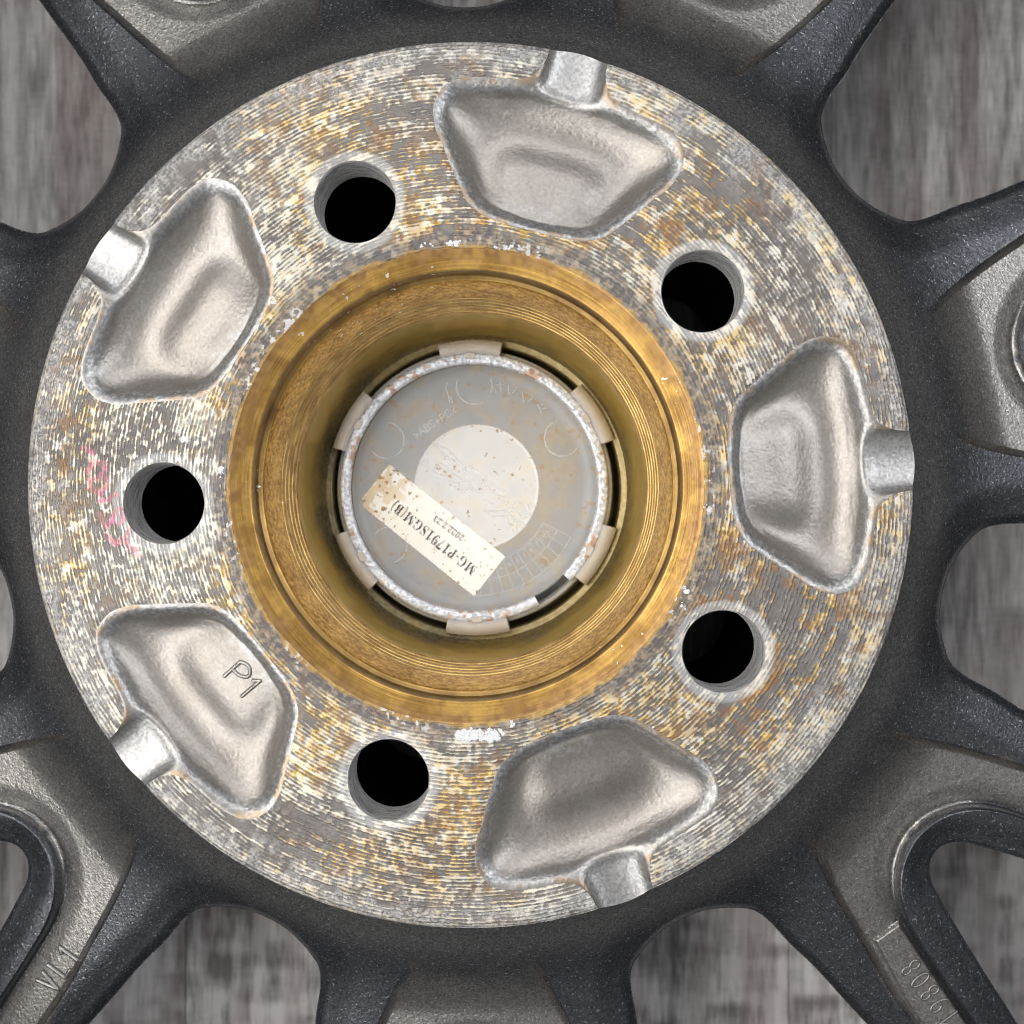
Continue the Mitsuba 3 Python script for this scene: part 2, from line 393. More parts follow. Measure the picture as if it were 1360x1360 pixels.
def gold_height(p, n, uv):
    x, y, z = xyz(p)
    r, cx, cy = polar(x, y)
    band = smoothstep(-10.7, -10.2, z) * smoothstep(-4.5, -4.9, z)
    return (0.025 * (1 - band) * noise((r + z) * 5.0, cx * 0.06, cy * 0.06) + 0.10 * band * noise(x * 1.9, y * 1.9, z * 1.9) + 0.012 * noise(x * 3.0, y * 3.0, z * 3.0)) * 1e-3


def plastic_color(p, n, uv):
    x, y, z = xyz(p)
    col = mix((0.27, 0.28, 0.285), (0.325, 0.325, 0.32), fbm(x * 0.2, y * 0.2, 1.0, 3))
    st = smoothstep(0.46, 0.78, fbm(x * 0.33, y * 0.33, 6.0, 5) + 0.10 * smoothstep(4.0, 22.0, x + 0.3 * y))
    col = mix(col, mix((0.40, 0.345, 0.235), (0.36, 0.28, 0.16), noise(x * 1.2, y * 1.2, 2.0)), 0.45 * st)
    sp = smoothstep(0.71, 0.80, fbm(x * 0.62, y * 0.62, 15.0, 3))
    return mix(col, (0.33, 0.20, 0.09), 0.55 * sp)


def disc_color(p, n, uv):
    x, y, z = xyz(p)
    col = mix((0.52, 0.54, 0.54), (0.60, 0.60, 0.58), fbm(x * 0.25, y * 0.25, 3.0, 3))
    col = mix(col, (0.62, 0.56, 0.42), 0.35 * smoothstep(0.5, 0.7, fbm(x * 0.35 + 4, y * 0.35, 9.0, 3)))
    sp = smoothstep(0.745, 0.80, fbm(x * 1.0, y * 1.0, 22.0, 3))
    return mix(col, mix((0.16, 0.12, 0.06), (0.45, 0.25, 0.07), noise(x * 0.7, y * 0.7, 3.0)), 0.8 * sp)


def clip_color(p, n, uv):
    x, y, z = xyz(p)
    return mix((0.42, 0.395, 0.36), (0.52, 0.49, 0.445), fbm(x * 0.4, y * 0.4, z * 0.4, 3)) * mix((0.62, 0.54, 0.44), (1, 1, 1), smoothstep(-33.2, -31.6, z))


def wire_color(p, n, uv):
    x, y, z = xyz(p)
    g = noise(x * 1.9, y * 1.9, z * 1.9)
    col = mix((0.44, 0.47, 0.52), (0.72, 0.755, 0.81), smoothstep(0.25, 0.75, 0.6 * g + 0.4 * noise(x * 3.7, y * 3.7, z)))
    rust = smoothstep(0.60, 0.74, 0.55 * noise(x * 0.9, y * 0.9, 11.0) + 0.45 * noise(x * 0.16, y * 0.16, 5.0) + 0.18 * smoothstep(8.0, 0.0, dr.sqrt(dr.square(x - 1.0) + dr.square(y + 28.0))))
    return mix(col, mix((0.30, 0.13, 0.05), (0.55, 0.36, 0.20), g), 0.75 * rust)


def wire_height(p, n, uv):
    x, y, z = xyz(p)
    return (0.16 * noise(x * 1.6, y * 1.6, z * 1.6) + 0.08 * noise(x * 3.4, y * 3.4, z * 3.4)) * 1e-3


STICK0 = np.array(at(517, 616.5, -35.7)); STICK1 = np.array(at(476, 668, -35.7)); STICK2 = np.array(at(670.7, 739.5, -35.7))


def sticker_color(p, n, uv):
    x, y, z = xyz(p)
    ax = (STICK2 - STICK0) / np.linalg.norm(STICK2 - STICK0)
    t = ((x - STICK0[0]) * ax[0] + (y - STICK0[1]) * ax[1]) / float(np.linalg.norm(STICK2 - STICK0))
    near = smoothstep(0.46, 0.0, t)
    col = mi.Color3f(0.80, 0.80, 0.76)
    st = smoothstep(0.50, 0.64, fbm(x * 0.55, y * 0.55, 4.0, 3) * 0.8 + 0.24 * near - 0.02)
    col = mix(col, (0.60, 0.45, 0.25), 0.75 * st * near)
    sp = smoothstep(0.69, 0.75, fbm(x * 1.2, y * 1.2, 33.0, 3) - 0.06 + 0.12 * near)
    return mix(col, mix((0.10, 0.075, 0.04), (0.42, 0.24, 0.07), noise(x * 1.1, y * 1.1, 8.0)), 0.85 * sp)


def floor_fields(x, y):
    plank = dr.floor((x + 78.4) / 156.8)
    o = plank * 37.7
    g = fbm(x * 0.36 + 0.5 * noise(x * 0.1, y * 0.06, 4.0) + o, y * 0.075, o, 4)                              # long grain
    f = noise(x * 1.5 + o, y * 0.22, 3.0 + o)                           # short vertical dashes
    where = smoothstep(0.35, 0.62, noise(x * 0.016 + 3.0, y * 0.011, 5.0 + o) + 0.35 * smoothstep(-70.0, -110.0, y) * smoothstep(-79.0, -75.0, x) - 0.2 * smoothstep(0.0, 60.0, y))
    saw = noise(x * 0.13 + o, y * 0.30 + 0.8 * noise(x * 0.06, y * 0.06, 2.0), 14.0)   # saw marks across the grain
    thread = noise(x * 0.34 + o, y * 1.2, 24.0)
    return o, g, f, where, saw, thread


def floor_color(p, n, uv):
    x, y, z = xyz(p)
    o, g, f, where, saw, thread = floor_fields(x, y)
    b = noise(x * 0.05 + o, y * 0.012, 9.0)
    t = 0.56 * g + 0.16 * f + 0.30 * (saw * where + 0.5 * (1 - where)) + 0.04 * thread + 0.20 * (b - 0.5)
    col = mix((0.17, 0.160, 0.154), (0.56, 0.54, 0.525), smoothstep(0.26, 0.72, t))
    wine = smoothstep(0.6, 0.75, noise(x * 0.22 + o, y * 0.02, 19.0))
    return mix(col, (0.20, 0.14, 0.135), 0.30 * wine)


def floor_height(p, n, uv):
    x, y, z = xyz(p)
    o, g, f, where, saw, thread = floor_fields(x, y)
    return (1.1 * saw * where + 0.3 * f + 0.1 * thread) * 1e-3


def principled(color, **k):
    c = proc(color) if callable(color) else {'type': 'rgb', 'value': list(color)}
    return {'type': 'principled', 'base_color': c, **k}


def bumped(height, bsdf, eps=6e-5):
    return {'type': 'twosided', 'bsdf': {'type': 'bumpmap', 'arbitrary': proc(height, eps), 'nested': bsdf, 'scale': 1.0}}


scene['corroded_metal'] = bumped(pad_height, principled(pad_color, roughness=0.45, metallic=0.3, specular=0.5))
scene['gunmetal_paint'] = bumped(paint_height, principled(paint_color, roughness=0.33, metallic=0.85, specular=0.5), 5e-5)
scene['highlight_paint'] = {'type': 'twosided', 'bsdf': principled((0.25, 0.245, 0.235), roughness=0.33, metallic=0.85, specular=0.5)}  # highlights of the cast marks put into a lighter colour
scene['silver_paint'] = bumped(silver_height, principled(silver_color, roughness=0.38, metallic=0.75, specular=0.5), 5e-5)
scene['bare_metal'] = {'type': 'twosided', 'bsdf': principled(sleeve_color, roughness=0.5, metallic=0.5)}
scene['gold_coating'] = bumped(gold_height, principled(gold_color, roughness=0.30, metallic=0.6), 6e-5)
scene['grey_plastic'] = {'type': 'twosided', 'bsdf': principled(plastic_color, roughness=0.40, specular=0.5)}
scene['pale_plastic'] = {'type': 'twosided', 'bsdf': principled(disc_color, roughness=0.27, specular=0.6)}
scene['clear_grey_plastic'] = {'type': 'twosided', 'bsdf': principled((0.46, 0.47, 0.47), roughness=0.22, specular=0.6)}
scene['emblem_plastic'] = {'type': 'twosided', 'bsdf': principled((0.56, 0.575, 0.575), roughness=0.18, specular=0.8)}
scene['clip_plastic'] = {'type': 'twosided', 'bsdf': principled(clip_color, roughness=0.4, specular=0.5)}
scene['zinc_wire'] = bumped(wire_height, principled(wire_color, roughness=0.38, metallic=0.4), 8e-5)
scene['paper'] = {'type': 'twosided', 'bsdf': principled(sticker_color, roughness=0.75, specular=0.2)}
scene['ink'] = {'type': 'twosided', 'bsdf': principled((0.02, 0.02, 0.022), roughness=0.6, specular=0.3)}
scene['white_powder'] = {'type': 'twosided', 'bsdf': principled((0.70, 0.71, 0.71), roughness=0.9, specular=0.2)}
scene['vinyl'] = bumped(floor_height, principled(floor_color, roughness=0.55, specular=0.35), 4e-4)
scene['subfloor'] = {'type': 'twosided', 'bsdf': principled((0.06, 0.055, 0.05), roughness=0.9)}

# ---------------------------------------------------------------- floor (setting): vinyl planks 157 mm wide, running away from the viewer
FLOOR = -72.0
add('floor', trimesh.creation.box([3000, 3000, 2], transform=trimesh.transformations.translation_matrix([0, 0, FLOOR - 5])), 'subfloor')
labels['floor'] = {'label': 'weathered grey wood-look plank floor under the wheel', 'kind': 'structure'}
k = 0
for i in range(-3, 4):
    for j in range(-1, 1):
        cx = i * 156.8; y0 = j * 1220 + 470 * ((i * 2) % 3) - 300
        b = trimesh.creation.box([156.65, 1219.8, 3.6], transform=trimesh.transformations.translation_matrix([cx, y0 + 610, FLOOR - 1.8]))
        # a small bevel along the plank's edges
        v = b.vertices.copy(); top = v[:, 2] > FLOOR - 1
        c = np.array([cx, y0 + 610])
        b2 = trimesh.convex.convex_hull(np.vstack([np.column_stack([v[top][:, :2] - np.sign(v[top][:, :2] - c) * 0.25, v[top][:, 2]]), np.column_stack([v[top][:, :2], v[top][:, 2] - 0.25]), v[~top]]))
        add(nm('floor__plank', k), b2, 'vinyl'); k += 1

# ---------------------------------------------------------------- the wheel, lying on its face
W = 'alloy_wheel'
labels[W] = {'label': 'dark grey alloy wheel lying face down with corroded hub face and gold centre bore', 'category': 'wheel'}

# pockets: template, u away from the hub, v across
half = [(83.35, 5.55), (81.0, 5.7), (79.0, 6.4), (77.1, 7.8), (75.9, 10.6), (75.0, 15.3), (73.9, 19.6), (71.6, 22.9), (67.8, 24.0), (64.2, 23.0), (60.3, 20.2), (55.6, 16.7), (51.2, 12.8), (49.7, 9.0), (49.3, 4.0)]
up = curve(half + [(49.25, 0)], 90)
outline = np.vstack([up, (up * [1, -1])[::-1][1:]])
vv = np.linspace(-6.2, 6.2, 60)
lip = np.column_stack([83.3 + 1.15 * np.clip(1 - (vv / 5.6) ** 2, 0, 1), vv])       # the channel runs out a little past the pad
lip[:, 0] = np.sqrt(np.maximum(lip[:, 0] ** 2 - vv ** 2, 0))
POCKET = Polygon(np.vstack([[(40, 6.2), (40, -30), (80, -30), (80, -6.2)], lip, [(80, 6.2), (80, 30), (40, 30)]])).buffer(0).intersection(
    Polygon(np.vstack([outline, [(95, -5.55), (95, 5.55)]])).buffer(0))
POCKET = max(getattr(POCKET, 'geoms', [POCKET]), key=lambda g_: g_.area)
# a membrane hung from the rim gives the rounded bowl
from scipy.sparse import coo_matrix
from scipy.sparse.linalg import spsolve
from scipy.ndimage import map_coordinates, gaussian_filter
main_ = POCKET.intersection(Polygon([(40, -40), (76.3, -40), (76.3, 40), (40, 40)])).buffer(-1.9).buffer(-0.6).buffer(0.6); shapely.prepare(main_)
GS = 0.4; gu = np.arange(46, 99.2, GS); gv = np.arange(-27, 27 + GS / 2, GS)
GU, GV = np.meshgrid(gu, gv, indexing='ij')
inn = shapely.contains_xy(main_, GU.ravel(), GV.ravel()).reshape(GU.shape)
idn = -np.ones(GU.shape, int); idn[inn] = np.arange(inn.sum())
ri, ci, da = [], [], []
for du, dv in ((1, 0), (-1, 0), (0, 1), (0, -1)):
    nb = np.roll(np.roll(idn, -du, 0), -dv, 1)
    ok = inn & (nb >= 0); ri.append(idn[ok]); ci.append(nb[ok]); da.append(-np.ones(ok.sum()))
ri.append(idn[inn]); ci.append(idn[inn]); da.append(4.0 * np.ones(inn.sum()))
phi = np.zeros(GU.shape)
phi[inn] = spsolve(coo_matrix((np.concatenate(da), (np.concatenate(ri), np.concatenate(ci)))).tocsr(), np.full(inn.sum(), GS * GS))
t_ = phi / phi.max()
rimd = shapely.distance(LineString(outline), shapely.points(GU, GV))
band_ = -0.75 * ss(0.0, 2.2, rimd)                                       # worn, rounded rim
bowl_ = band_ - 4.3 * (1 - np.exp(-t_ / 0.36)) / (1 - math.exp(-1 / 0.36))
bu, bv = np.abs(GU - 56.9) - 3.6, np.abs(GV) - 6.2 - 0.25 * (GU - 57.8)
box = np.hypot(np.maximum(bu, 0), np.maximum(bv, 0)) + np.minimum(np.maximum(bu, bv), 0) - 2.2
lump = gaussian_filter((box < 1.3).astype(float), 2.0 / GS)
bowl_ = bowl_ + 2.3 * lump * ss(0.05, 0.40, t_)
chan_ = -2.4 * np.sqrt(np.clip(1 - (GV / 5.75) ** 2, 0, 1)) + 7.0 * (1 - ss(66.5, 77.0, GU))
both = np.where(np.abs(GV) < 5.75, -0.75 * np.logaddexp(-bowl_ / 0.75, -chan_ / 0.75), bowl_)
# outside the outline the field goes on at the height of the rim, so that the edge stays level
soft = gaussian_filter(both, 1.3 / GS); near_ = ss(0.04, 0.30, t_)
bowl_ = gaussian_filter(both, 0.65 / GS) * (1 - near_) + soft * near_


def pocket_height(u, v):
    z = map_coordinates(bowl_, [(np.asarray(u) - 46) / GS, (np.asarray(v) + 27) / GS], order=3, mode='nearest')
    return np.minimum(z, 0) - 0.15


def pocket_walls(i, ring):
    return np.hypot(ring[:, 0], ring[:, 1]) > 83.28


pv, pf, pn = sheet(POCKET, pocket_height, 0.36, walls=pocket_walls)
pv[:, 2] = np.maximum(pv[:, 2], -7.0)
ANG = [3.2 + 72 * k for k in range(5)]            # right, top, upper left, lower left, bottom
for k, a in enumerate(ANG):
    R = T().rotate([0, 0, 1], a)
    add(nm(f'{W}__pocket', k), (pv, pf), 'silver_paint', normals=pn, to_world=R)

# mating face
holes = [Polygon(rot(outline, a)).buffer(0.002) for a in ANG] + [Point(x, y).buffer(7.75, 48) for x, y in LUG]
pad_poly = Point(0, 0).buffer(83.3, 180).difference(Point(0, 0).buffer(44.55, 120)).difference(shapely.union_all(holes))
rims = shapely.union_all([h.boundary for h in holes]); shapely.prepare(rims)
rim_pts = np.vstack([np.asarray(h.segmentize(0.15).exterior.coords) for h in holes]); rim_tree = cKDTree(rim_pts)


def pad_z(x, y):
    d, _ = rim_tree.query(np.column_stack([x, y])); r = np.hypot(x, y)
    return -0.25 * np.clip(1 - d / 1.0, 0, 1) ** 2 - 0.75 * np.clip((r - 81.9) / 1.4, 0, 1) ** 2 - 0.2 * np.clip((45.3 - r) / 0.8, 0, 1) ** 2


v, f, n = sheet(pad_poly, pad_z, 0.42, walls=lambda i, ring: np.hypot(ring[:, 0], ring[:, 1]) > 83.0 if i == 0 else None)
v[:, 2] = np.maximum(v[:, 2], -5.0)
add(f'{W}__mounting_face', (v, f), 'corroded_metal', normals=n, label='corroded flat hub face with golden streaks and five bolt holes')
sleeve = lathe([(7.78, -0.22), (7.55, -0.7), (7.5, -1.2), (7.5, -8.6), (7.7, -9.0), (13.5, -9.6), (13.5, -70)], 96)
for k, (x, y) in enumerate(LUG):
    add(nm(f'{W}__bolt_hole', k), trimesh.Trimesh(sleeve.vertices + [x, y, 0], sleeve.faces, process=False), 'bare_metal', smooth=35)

# centre bore
bore = [(44.6, -0.2), (44.2, -0.35), (41.1, -1.0), (40.8, -1.15), (40.65, -1.6), (40.45, -3.6), (40.2, -4.05), (39.7, -4.25), (39.4, -4.45), (39.0, -5.2), (38.4, -7.0), (37.8, -9.0), (37.45, -10.4)]
for i in range(5):                                # five turned grooves
    z0, r0 = -10.7 - 8.1 * i / 5, 37.35 - 1.5 * i / 5
    bore += [(r0, z0), (r0 - 0.12, z0 - 0.05), (r0 - 0.22, z0 - 0.25), (r0 - 0.24, z0 - 1.4)]
bore += [(35.85, -18.9), (35.7, -19.3), (35.5, -22), (34.6, -30.0), (34.2, -32.2), (33.8, -33.2), (33.2, -33.8), (32.0, -34.1), (31.7, -34.5), (31.6, -48.2), (20, -48.6)]
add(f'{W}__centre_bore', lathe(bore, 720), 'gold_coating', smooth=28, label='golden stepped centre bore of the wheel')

# spokes: one template, seven times
A7 = 180 / 7
wh = [(96.6, 0), (96.85, 3.4), (97.8, 6.6), (99.8, 10.6), (102.4, 13.9), (106.2, 15.7), (112, 17.3), (119, 19.8), (130, 22.9), (160, 32), (195, 42.5), (212, 43.5), (221, 35), (223.5, 0)]
w_up = curve(wh, 200); WIN = np.vstack([w_up, (w_up * [1, -1])[::-1][1:-1]])
sh = [(119.5, 0), (119.7, 1.4), (120.6, 3.1), (122.7, 5.0), (127.5, 7.1), (132, 8.9), (140, 11.8), (151, 15.6), (190, 27.5), (202, 27), (206, 20), (207, 0)]
s_up = curve(sh, 150); SLOT = Polygon(np.vstack([s_up, (s_up * [1, -1])[::-1][1:-1]]))
uh = [(113.6, 0), (113.9, 2.6), (114.9, 5.8), (117.0, 9.2), (120.3, 12.4), (125, 15.0), (133, 17.8), (144, 21.2), (200, 37), (240, 42)]
u_up = curve(uh, 150); RIMU = Polygon(np.vstack([u_up, (u_up * [1, -1])[::-1][1:-1]]))
rh = [(92, 11.6), (96.5, 14.0), (103, 17.2), (111, 20.7), (119.5, 24.0), (134, 29.4), (200, 42.5), (240, 45)]
r_up = curve(rh, 150); REC = Polygon(np.vstack([r_up, (r_up * [1, -1])[::-1]]))
w1, w2 = Polygon(rot(WIN, A7)), Polygon(rot(WIN, -A7))
aa = np.radians(np.linspace(-A7, A7, 90))
SECT = Polygon(np.vstack([np.column_stack([83.3 * np.cos(aa), 83.3 * np.sin(aa)]), np.column_stack([236 * np.cos(aa), 236 * np.sin(aa)])[::-1]]))
SPOKE = SECT.difference(w1.buffer(0.001)).difference(w2.buffer(0.001)).difference(SLOT)
base_z = PchipInterpolator([80, 83.3, 84.0, 86, 90, 96, 103, 112, 125, 150, 200, 240], [-3.8, -4.0, -4.25, -5.4, -7.9, -10.9, -13.2, -14.9, -16.2, -18.0, -21, -23])
WB = shapely.union_all([w1.boundary, w2.boundary])
for g in (WB, SLOT.boundary, REC.boundary, RIMU.boundary, REC, RIMU):
    shapely.prepare(g)


def sdf(poly, u, v):
    d = shapely.distance(poly.boundary, shapely.points(u, v))
    return np.where(shapely.contains_xy(poly, u, v), d, -d)


def spoke_z(u, v):
    r = np.hypot(u, v); P = shapely.points(u, v)
    dW = shapely.distance(WB, P); dS = shapely.distance(SLOT.boundary, P)
    z = base_z(r)
    dR, dU = sdf(REC, u, v), sdf(RIMU, u, v)
    side = np.where(u < 93.5, 0, 1)
    z = z - 2.7 * ss(-0.1, 2.0, dR) * ss(94, 108, u)
    fil = ss(-5.0, -0.4, dU)                                  # hollow in front of the slot's raised rim
    rise = ss(-0.34, 0.12, dU)
    z = z + 3.3 * rise - 0.7 * fil * (1 - rise) - 1.5 * ss(0, 1, dU) * (1 - ss(0.0, 6.5, dS))
    z = z - 1.5 * np.clip(1 - dW / 2.4, 0, 1) ** 2 - 1.7 * (1 - ss(0, 8.5, dW))
    return z - 0.5 * ss(0, 1, dU) * np.clip(1 - dS / 1.2, 0, 1) ** 2


def spoke_walls(i, ring):
    r = np.hypot(ring[:, 0], ring[:, 1]); a = np.degrees(np.abs(np.arctan2(ring[:, 1], ring[:, 0])))
    return (r > 84) & (r < 235.5) & ((a < A7 - 0.02) | (r > 96.55)) if i == 0 else np.ones(len(ring), bool)


steps = [g for d_ in (-0.5, -0.34, -0.12, 0.12, 0.35) for g in [RIMU.buffer(d_, join_style=1).boundary]] + [REC.buffer(d_).boundary for d_ in (0.1, -0.6, -1.3, -2.0)]
steps = [h for g in steps for h in getattr(g, 'geoms', [g])]
sv, sf, sn = sheet(SPOKE, spoke_z, 0.4, zones=[(0, 166, 0.42), (166, 300, 2.6)], walls=spoke_walls, lines=steps)
SP = [64.7 - 360 / 7 * k for k in range(7)]        # upper right, right, lower right, bottom, lower left, left, upper left
names = []
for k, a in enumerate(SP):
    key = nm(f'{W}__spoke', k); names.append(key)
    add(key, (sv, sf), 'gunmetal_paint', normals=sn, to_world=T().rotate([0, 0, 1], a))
# barrel of the wheel, standing round the picture
bar = [(233, -20), (236, -24), (238, -10), (233, 20), (226, 60), (224, 100), (228, 118), (232, 128), (240, 131), (246, 128), (246, 118), (232, 100), (236, 20), (243, -30), (243, -60), (238, -70), (226, -71.5), (224, -68), (226, -60)]
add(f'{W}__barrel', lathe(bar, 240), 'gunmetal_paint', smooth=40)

# cast marks
def spoke_xy(k, pts):
    return rot(np.asarray(pts, float), SP[k])


floor_top = lambda u, v: base_z(math.hypot(u, v)) - 2.75


def stamp(key, parent_bsdf, lines, radius, squash=0.7):
    """lines: polylines of (x, y, z)."""
    out = []
    for L in lines:
        for a, b in zip(L[:-1], L[1:]):
            a, b = np.asarray(a, float), np.asarray(b, float)
            h = trimesh.creation.capsule(height=max(np.linalg.norm(b - a), 1e-3), radius=radius, count=[8, 8])
            h.apply_transform(trimesh.geometry.align_vectors([0, 0, 1], (b - a) / np.linalg.norm(b - a))); h.apply_translation((a + b) / 2)
            out.append(h)
    add(key, trimesh.util.concatenate(out), parent_bsdf, smooth=True)


# raised date tag with digits on the lower right spoke
TAG = Polygon([(121.4, -22.0), (123.2, -15.5), (127.6, -16.8), (145.6, -22.5), (165, -28.6), (165, -36.6), (136.6, -28.6)]).buffer(-0.3).buffer(0.3)
tb = TAG.boundary; shapely.prepare(tb)
tag_top = lambda u, v: base_z(np.hypot(u, v)) - 2.7 + 0.75
tv, tf, tn = sheet(TAG, lambda u, v: tag_top(u, v) - 1.5 * (1 - ss(-0.5, 0.9, shapely.distance(tb, shapely.points(u, v)))), 0.3)
add(names[2] + '__tag', (tv, tf), 'gunmetal_paint', normals=tn, to_world=T().rotate([0, 0, 1], SP[2]), label='small raised cast tag with digits')


def on_flat(k, pts_px, surface, lift):
    out = []
    for x, y in pts_px:
        z = -17.0
        for _ in range(6):
            l = rot(at(x, y, z), -SP[k]); z = float(surface(l[0], l[1])) + lift
        out.append((*at(x, y, z), z))
    return out


# P1 in the lower left pocket
q = lambda pts: [(860 * 0 + x / 2.72, 860 + y / 2.72) for x, y in pts]


def finer(pts, step=5.0):
    l = LineString(pts)
    return [l.interpolate(t, normalized=True).coords[0] for t in np.linspace(0, 1, max(2, int(l.length / step)))] if len(pts) == 2 else [c for c in l.segmentize(step).coords]


def on_pocket(k, pts_px, lift):
    out = []
    for x, y in finer(pts_px):
        z = -3.5
        for _ in range(16):
            l = rot(at(x, y, z), -ANG[k]); z = 0.5 * z + 0.5 * float(pocket_height(np.array([l[0]]), np.array([l[1]]))[0])
        out.append((*at(x, y, z + lift), z + lift))
    return out


bowl_p = [tuple(c) for c in curve([(868, 52), (888, 58), (903, 75), (904, 94), (890, 106), (870, 102), (842, 78)], 16)]
stamp(f'{W}__pocket_003__cast_letter', 'silver_paint', [on_pocket(3, q([(812, 102), (868, 52)]), -0.05), on_pocket(3, q(bowl_p), -0.05)], 0.44)
stamp(f'{W}__pocket_003__cast_letter_001', 'silver_paint', [on_pocket(3, q([(876, 174), (940, 120)]), -0.05), on_pocket(3, q([(940, 120), (916, 119)]), -0.05)], 0.44)


def oval(cx, cy, rx, ry, a0, a1, n=12):
    a = np.radians(np.linspace(a0, a1, n))
    return [(cx + rx * math.cos(t), cy + ry * math.sin(t)) for t in a]


FORMS = {'1': [[(0.5, 0), (0.5, 1)], [(0.5, 1), (0.28, 0.8)]], '0': [oval(0.5, 0.5, 0.30, 0.5, 0, 360, 18)], '8': [oval(0.5, 0.76, 0.24, 0.24, 0, 360, 14), oval(0.5, 0.26, 0.29, 0.26, 0, 360, 14)],
         '9': [oval(0.5, 0.70, 0.28, 0.29, 0, 360, 14), [(0.78, 0.70), (0.74, 0.36), (0.60, 0.10), (0.40, 0.0)]], 'V': [[(0.16, 1), (0.5, 0)], [(0.5, 0), (0.84, 1)]], 'L': [[(0.25, 1), (0.25, 0)], [(0.25, 0), (0.8, 0)]]}


def cast_text(base, k, text, start, end, surface, height, radius):
    """Raised rounded letters, one by one, on the floor of spoke k, from one photo pixel to another along their base line."""
    a3, b3 = (np.array(on_flat(k, [c], surface, 0.0)[0]) for c in (start, end))
    d = (b3 - a3)[:2]; step_ = np.linalg.norm(d) / len(text); ex = d / np.linalg.norm(d); ey = np.array([-ex[1], ex[0]])
    for i_, ch in enumerate(text):
        lines = []
        for L in FORMS[ch]:
            out = []
            L = np.asarray(L); L = np.vstack([L[:1]] + [np.linspace(p0, p1, 5)[1:] for p0, p1 in zip(L[:-1], L[1:])]) if len(L) < 6 else L
            for x, y in L:
                q_ = a3[:2] + ex * step_ * (i_ + 0.08 + 0.84 * x) + ey * y * height
                l = rot(q_, -SP[k]); out.append((*q_, float(surface(l[0], l[1])) + 0.15))
            lines.append(out)
        stamp(nm(base, i_), 'highlight_paint', lines, radius)


cast_text(names[4] + '__cast_letter', 4, 'VL1', (70, 1322), (109, 1265), lambda u, v: spoke_z(np.array([u]), np.array([v]))[0], 4.4, 0.50)
cast_text(names[2] + '__cast_digit', 2, '19808', (1277, 1351), (1214, 1268), tag_top, 4.2, 0.27)
# white corrosion crumbs lying on the hub face (too small to pick apart)
crumbs = []
for (cx, cy, sx, sy, num, big) in [(622, 975, 20, 8, 60, 0.8), (652, 976, 20, 9, 50, 0.75), (678, 962, 5, 5, 4, 0.7), (603, 322, 9, 5, 12, 0.6), (566, 326, 10, 4, 10, 0.4), (676, 328, 6, 4, 6, 0.45), (294, 628, 4, 8, 9, 0.5), (362, 398, 6, 8, 8, 0.4),
                                  (905, 800, 12, 30, 5, 0.3), (912, 786, 3, 3, 2, 0.6)]:
    for _ in range(num):
        a, r_ = rng.uniform(0, 6.28), rng.uniform(0, 1) ** 0.6
        x, y = at(cx + sx * r_ * math.cos(a), cy + sy * r_ * math.sin(a), 0)
        R0 = math.hypot(x, y)
        if R0 < 44.9:
            x, y = x * 45.1 / R0, y * 45.1 / R0
        s_ = big * rng.uniform(0.25, 1.0) * (1 - 0.45 * r_)
        m = trimesh.creation.icosphere(subdivisions=1, radius=s_)
        m.vertices = m.vertices * (1 + rng.uniform(-0.3, 0.3, (len(m.vertices), 1))) * [rng.uniform(0.7, 1.4), rng.uniform(0.7, 1.2), 0.5]
        m.apply_translation([x, y, 0.16 * s_]); crumbs.append(m)
add(f'{W}__corrosion_crumb', trimesh.util.concatenate(crumbs), 'white_powder')
labels[f'{W}__corrosion_crumb'] = {'label': 'white crumbly corrosion at the edge of the bore', 'kind': 'stuff'}

# ---------------------------------------------------------------- centre cap, seen from behind, deep in the bore
C = 'centre_cap'
labels[C] = {'label': 'grey plastic centre cap in the bore with six clips, wire ring and paper sticker', 'category': 'wheel cap'}
CX, CY, ZF = -0.35, 0.25, -36.0
body = [(30.3, -48.5), (30.3, -33.0), (30.0, -32.5), (29.4, -32.4), (29.2, -32.8), (29.1, -40), (27.75, -40), (27.6, -34.9), (27.3, -34.6), (26.9, -34.8), (26.2, -35.4), (25.0, -35.85), (23.5, ZF), (14.05, ZF), (0.01, ZF)]
bm = lathe(body, 360); bm.apply_translation([CX, CY, 0])
add(f'{C}__body', bm, 'grey_plastic', smooth=30)
ic = np.array(at(633, 647, ZF))
disc = lathe([(14.0, ZF - 0.02), (13.9, ZF + 0.14), (13.7, ZF + 0.2), (13.45, ZF + 0.14), (13.3, ZF + 0.08), (0.01, ZF + 0.08)], 200); disc.apply_translation([*ic, 0])
add(f'{C}__inner_disc', disc, 'pale_plastic', smooth=30, label='pale round inner disc with a raised emblem')
for k in range(6):
    a = 31.5 + 60 * k
    pr = [(29.15, -36.5), (29.15, -31.4), (29.3, -30.5), (29.9, -29.9), (30.6, -29.95), (31.6, -30.7), (32.35, -32.0), (32.55, -33.2), (32.2, -36.5)]
    key = nm(f'{C}__clip', k)
    add(key, arc_block(pr, a - 12.6, a + 12.6, 28, (CX, CY)), 'clip_plastic', smooth=40)
    add(key + '__tab', arc_block([(28.0, -33), (28.0, -30.35), (28.2, -30.15), (29.3, -30.15), (29.4, -33)], a - 2.1, a + 2.1, 6, (CX, CY)), 'clip_plastic', smooth=40)
th = np.linspace(0, 2 * np.pi, 15)[:-1]
wp = np.column_stack([28.15 + 1.2 * np.sign(np.cos(th)) * np.abs(np.cos(th)) ** 0.7, -31.5 + 0.95 * np.sign(np.sin(th)) * np.abs(np.sin(th)) ** 0.7])
add(f'{C}__wire_ring', arc_block(wp, -44.0, 299.2, 300, (CX, CY)), 'zinc_wire', smooth=50, label='corroded bluish white spring wire ring, open at lower right')
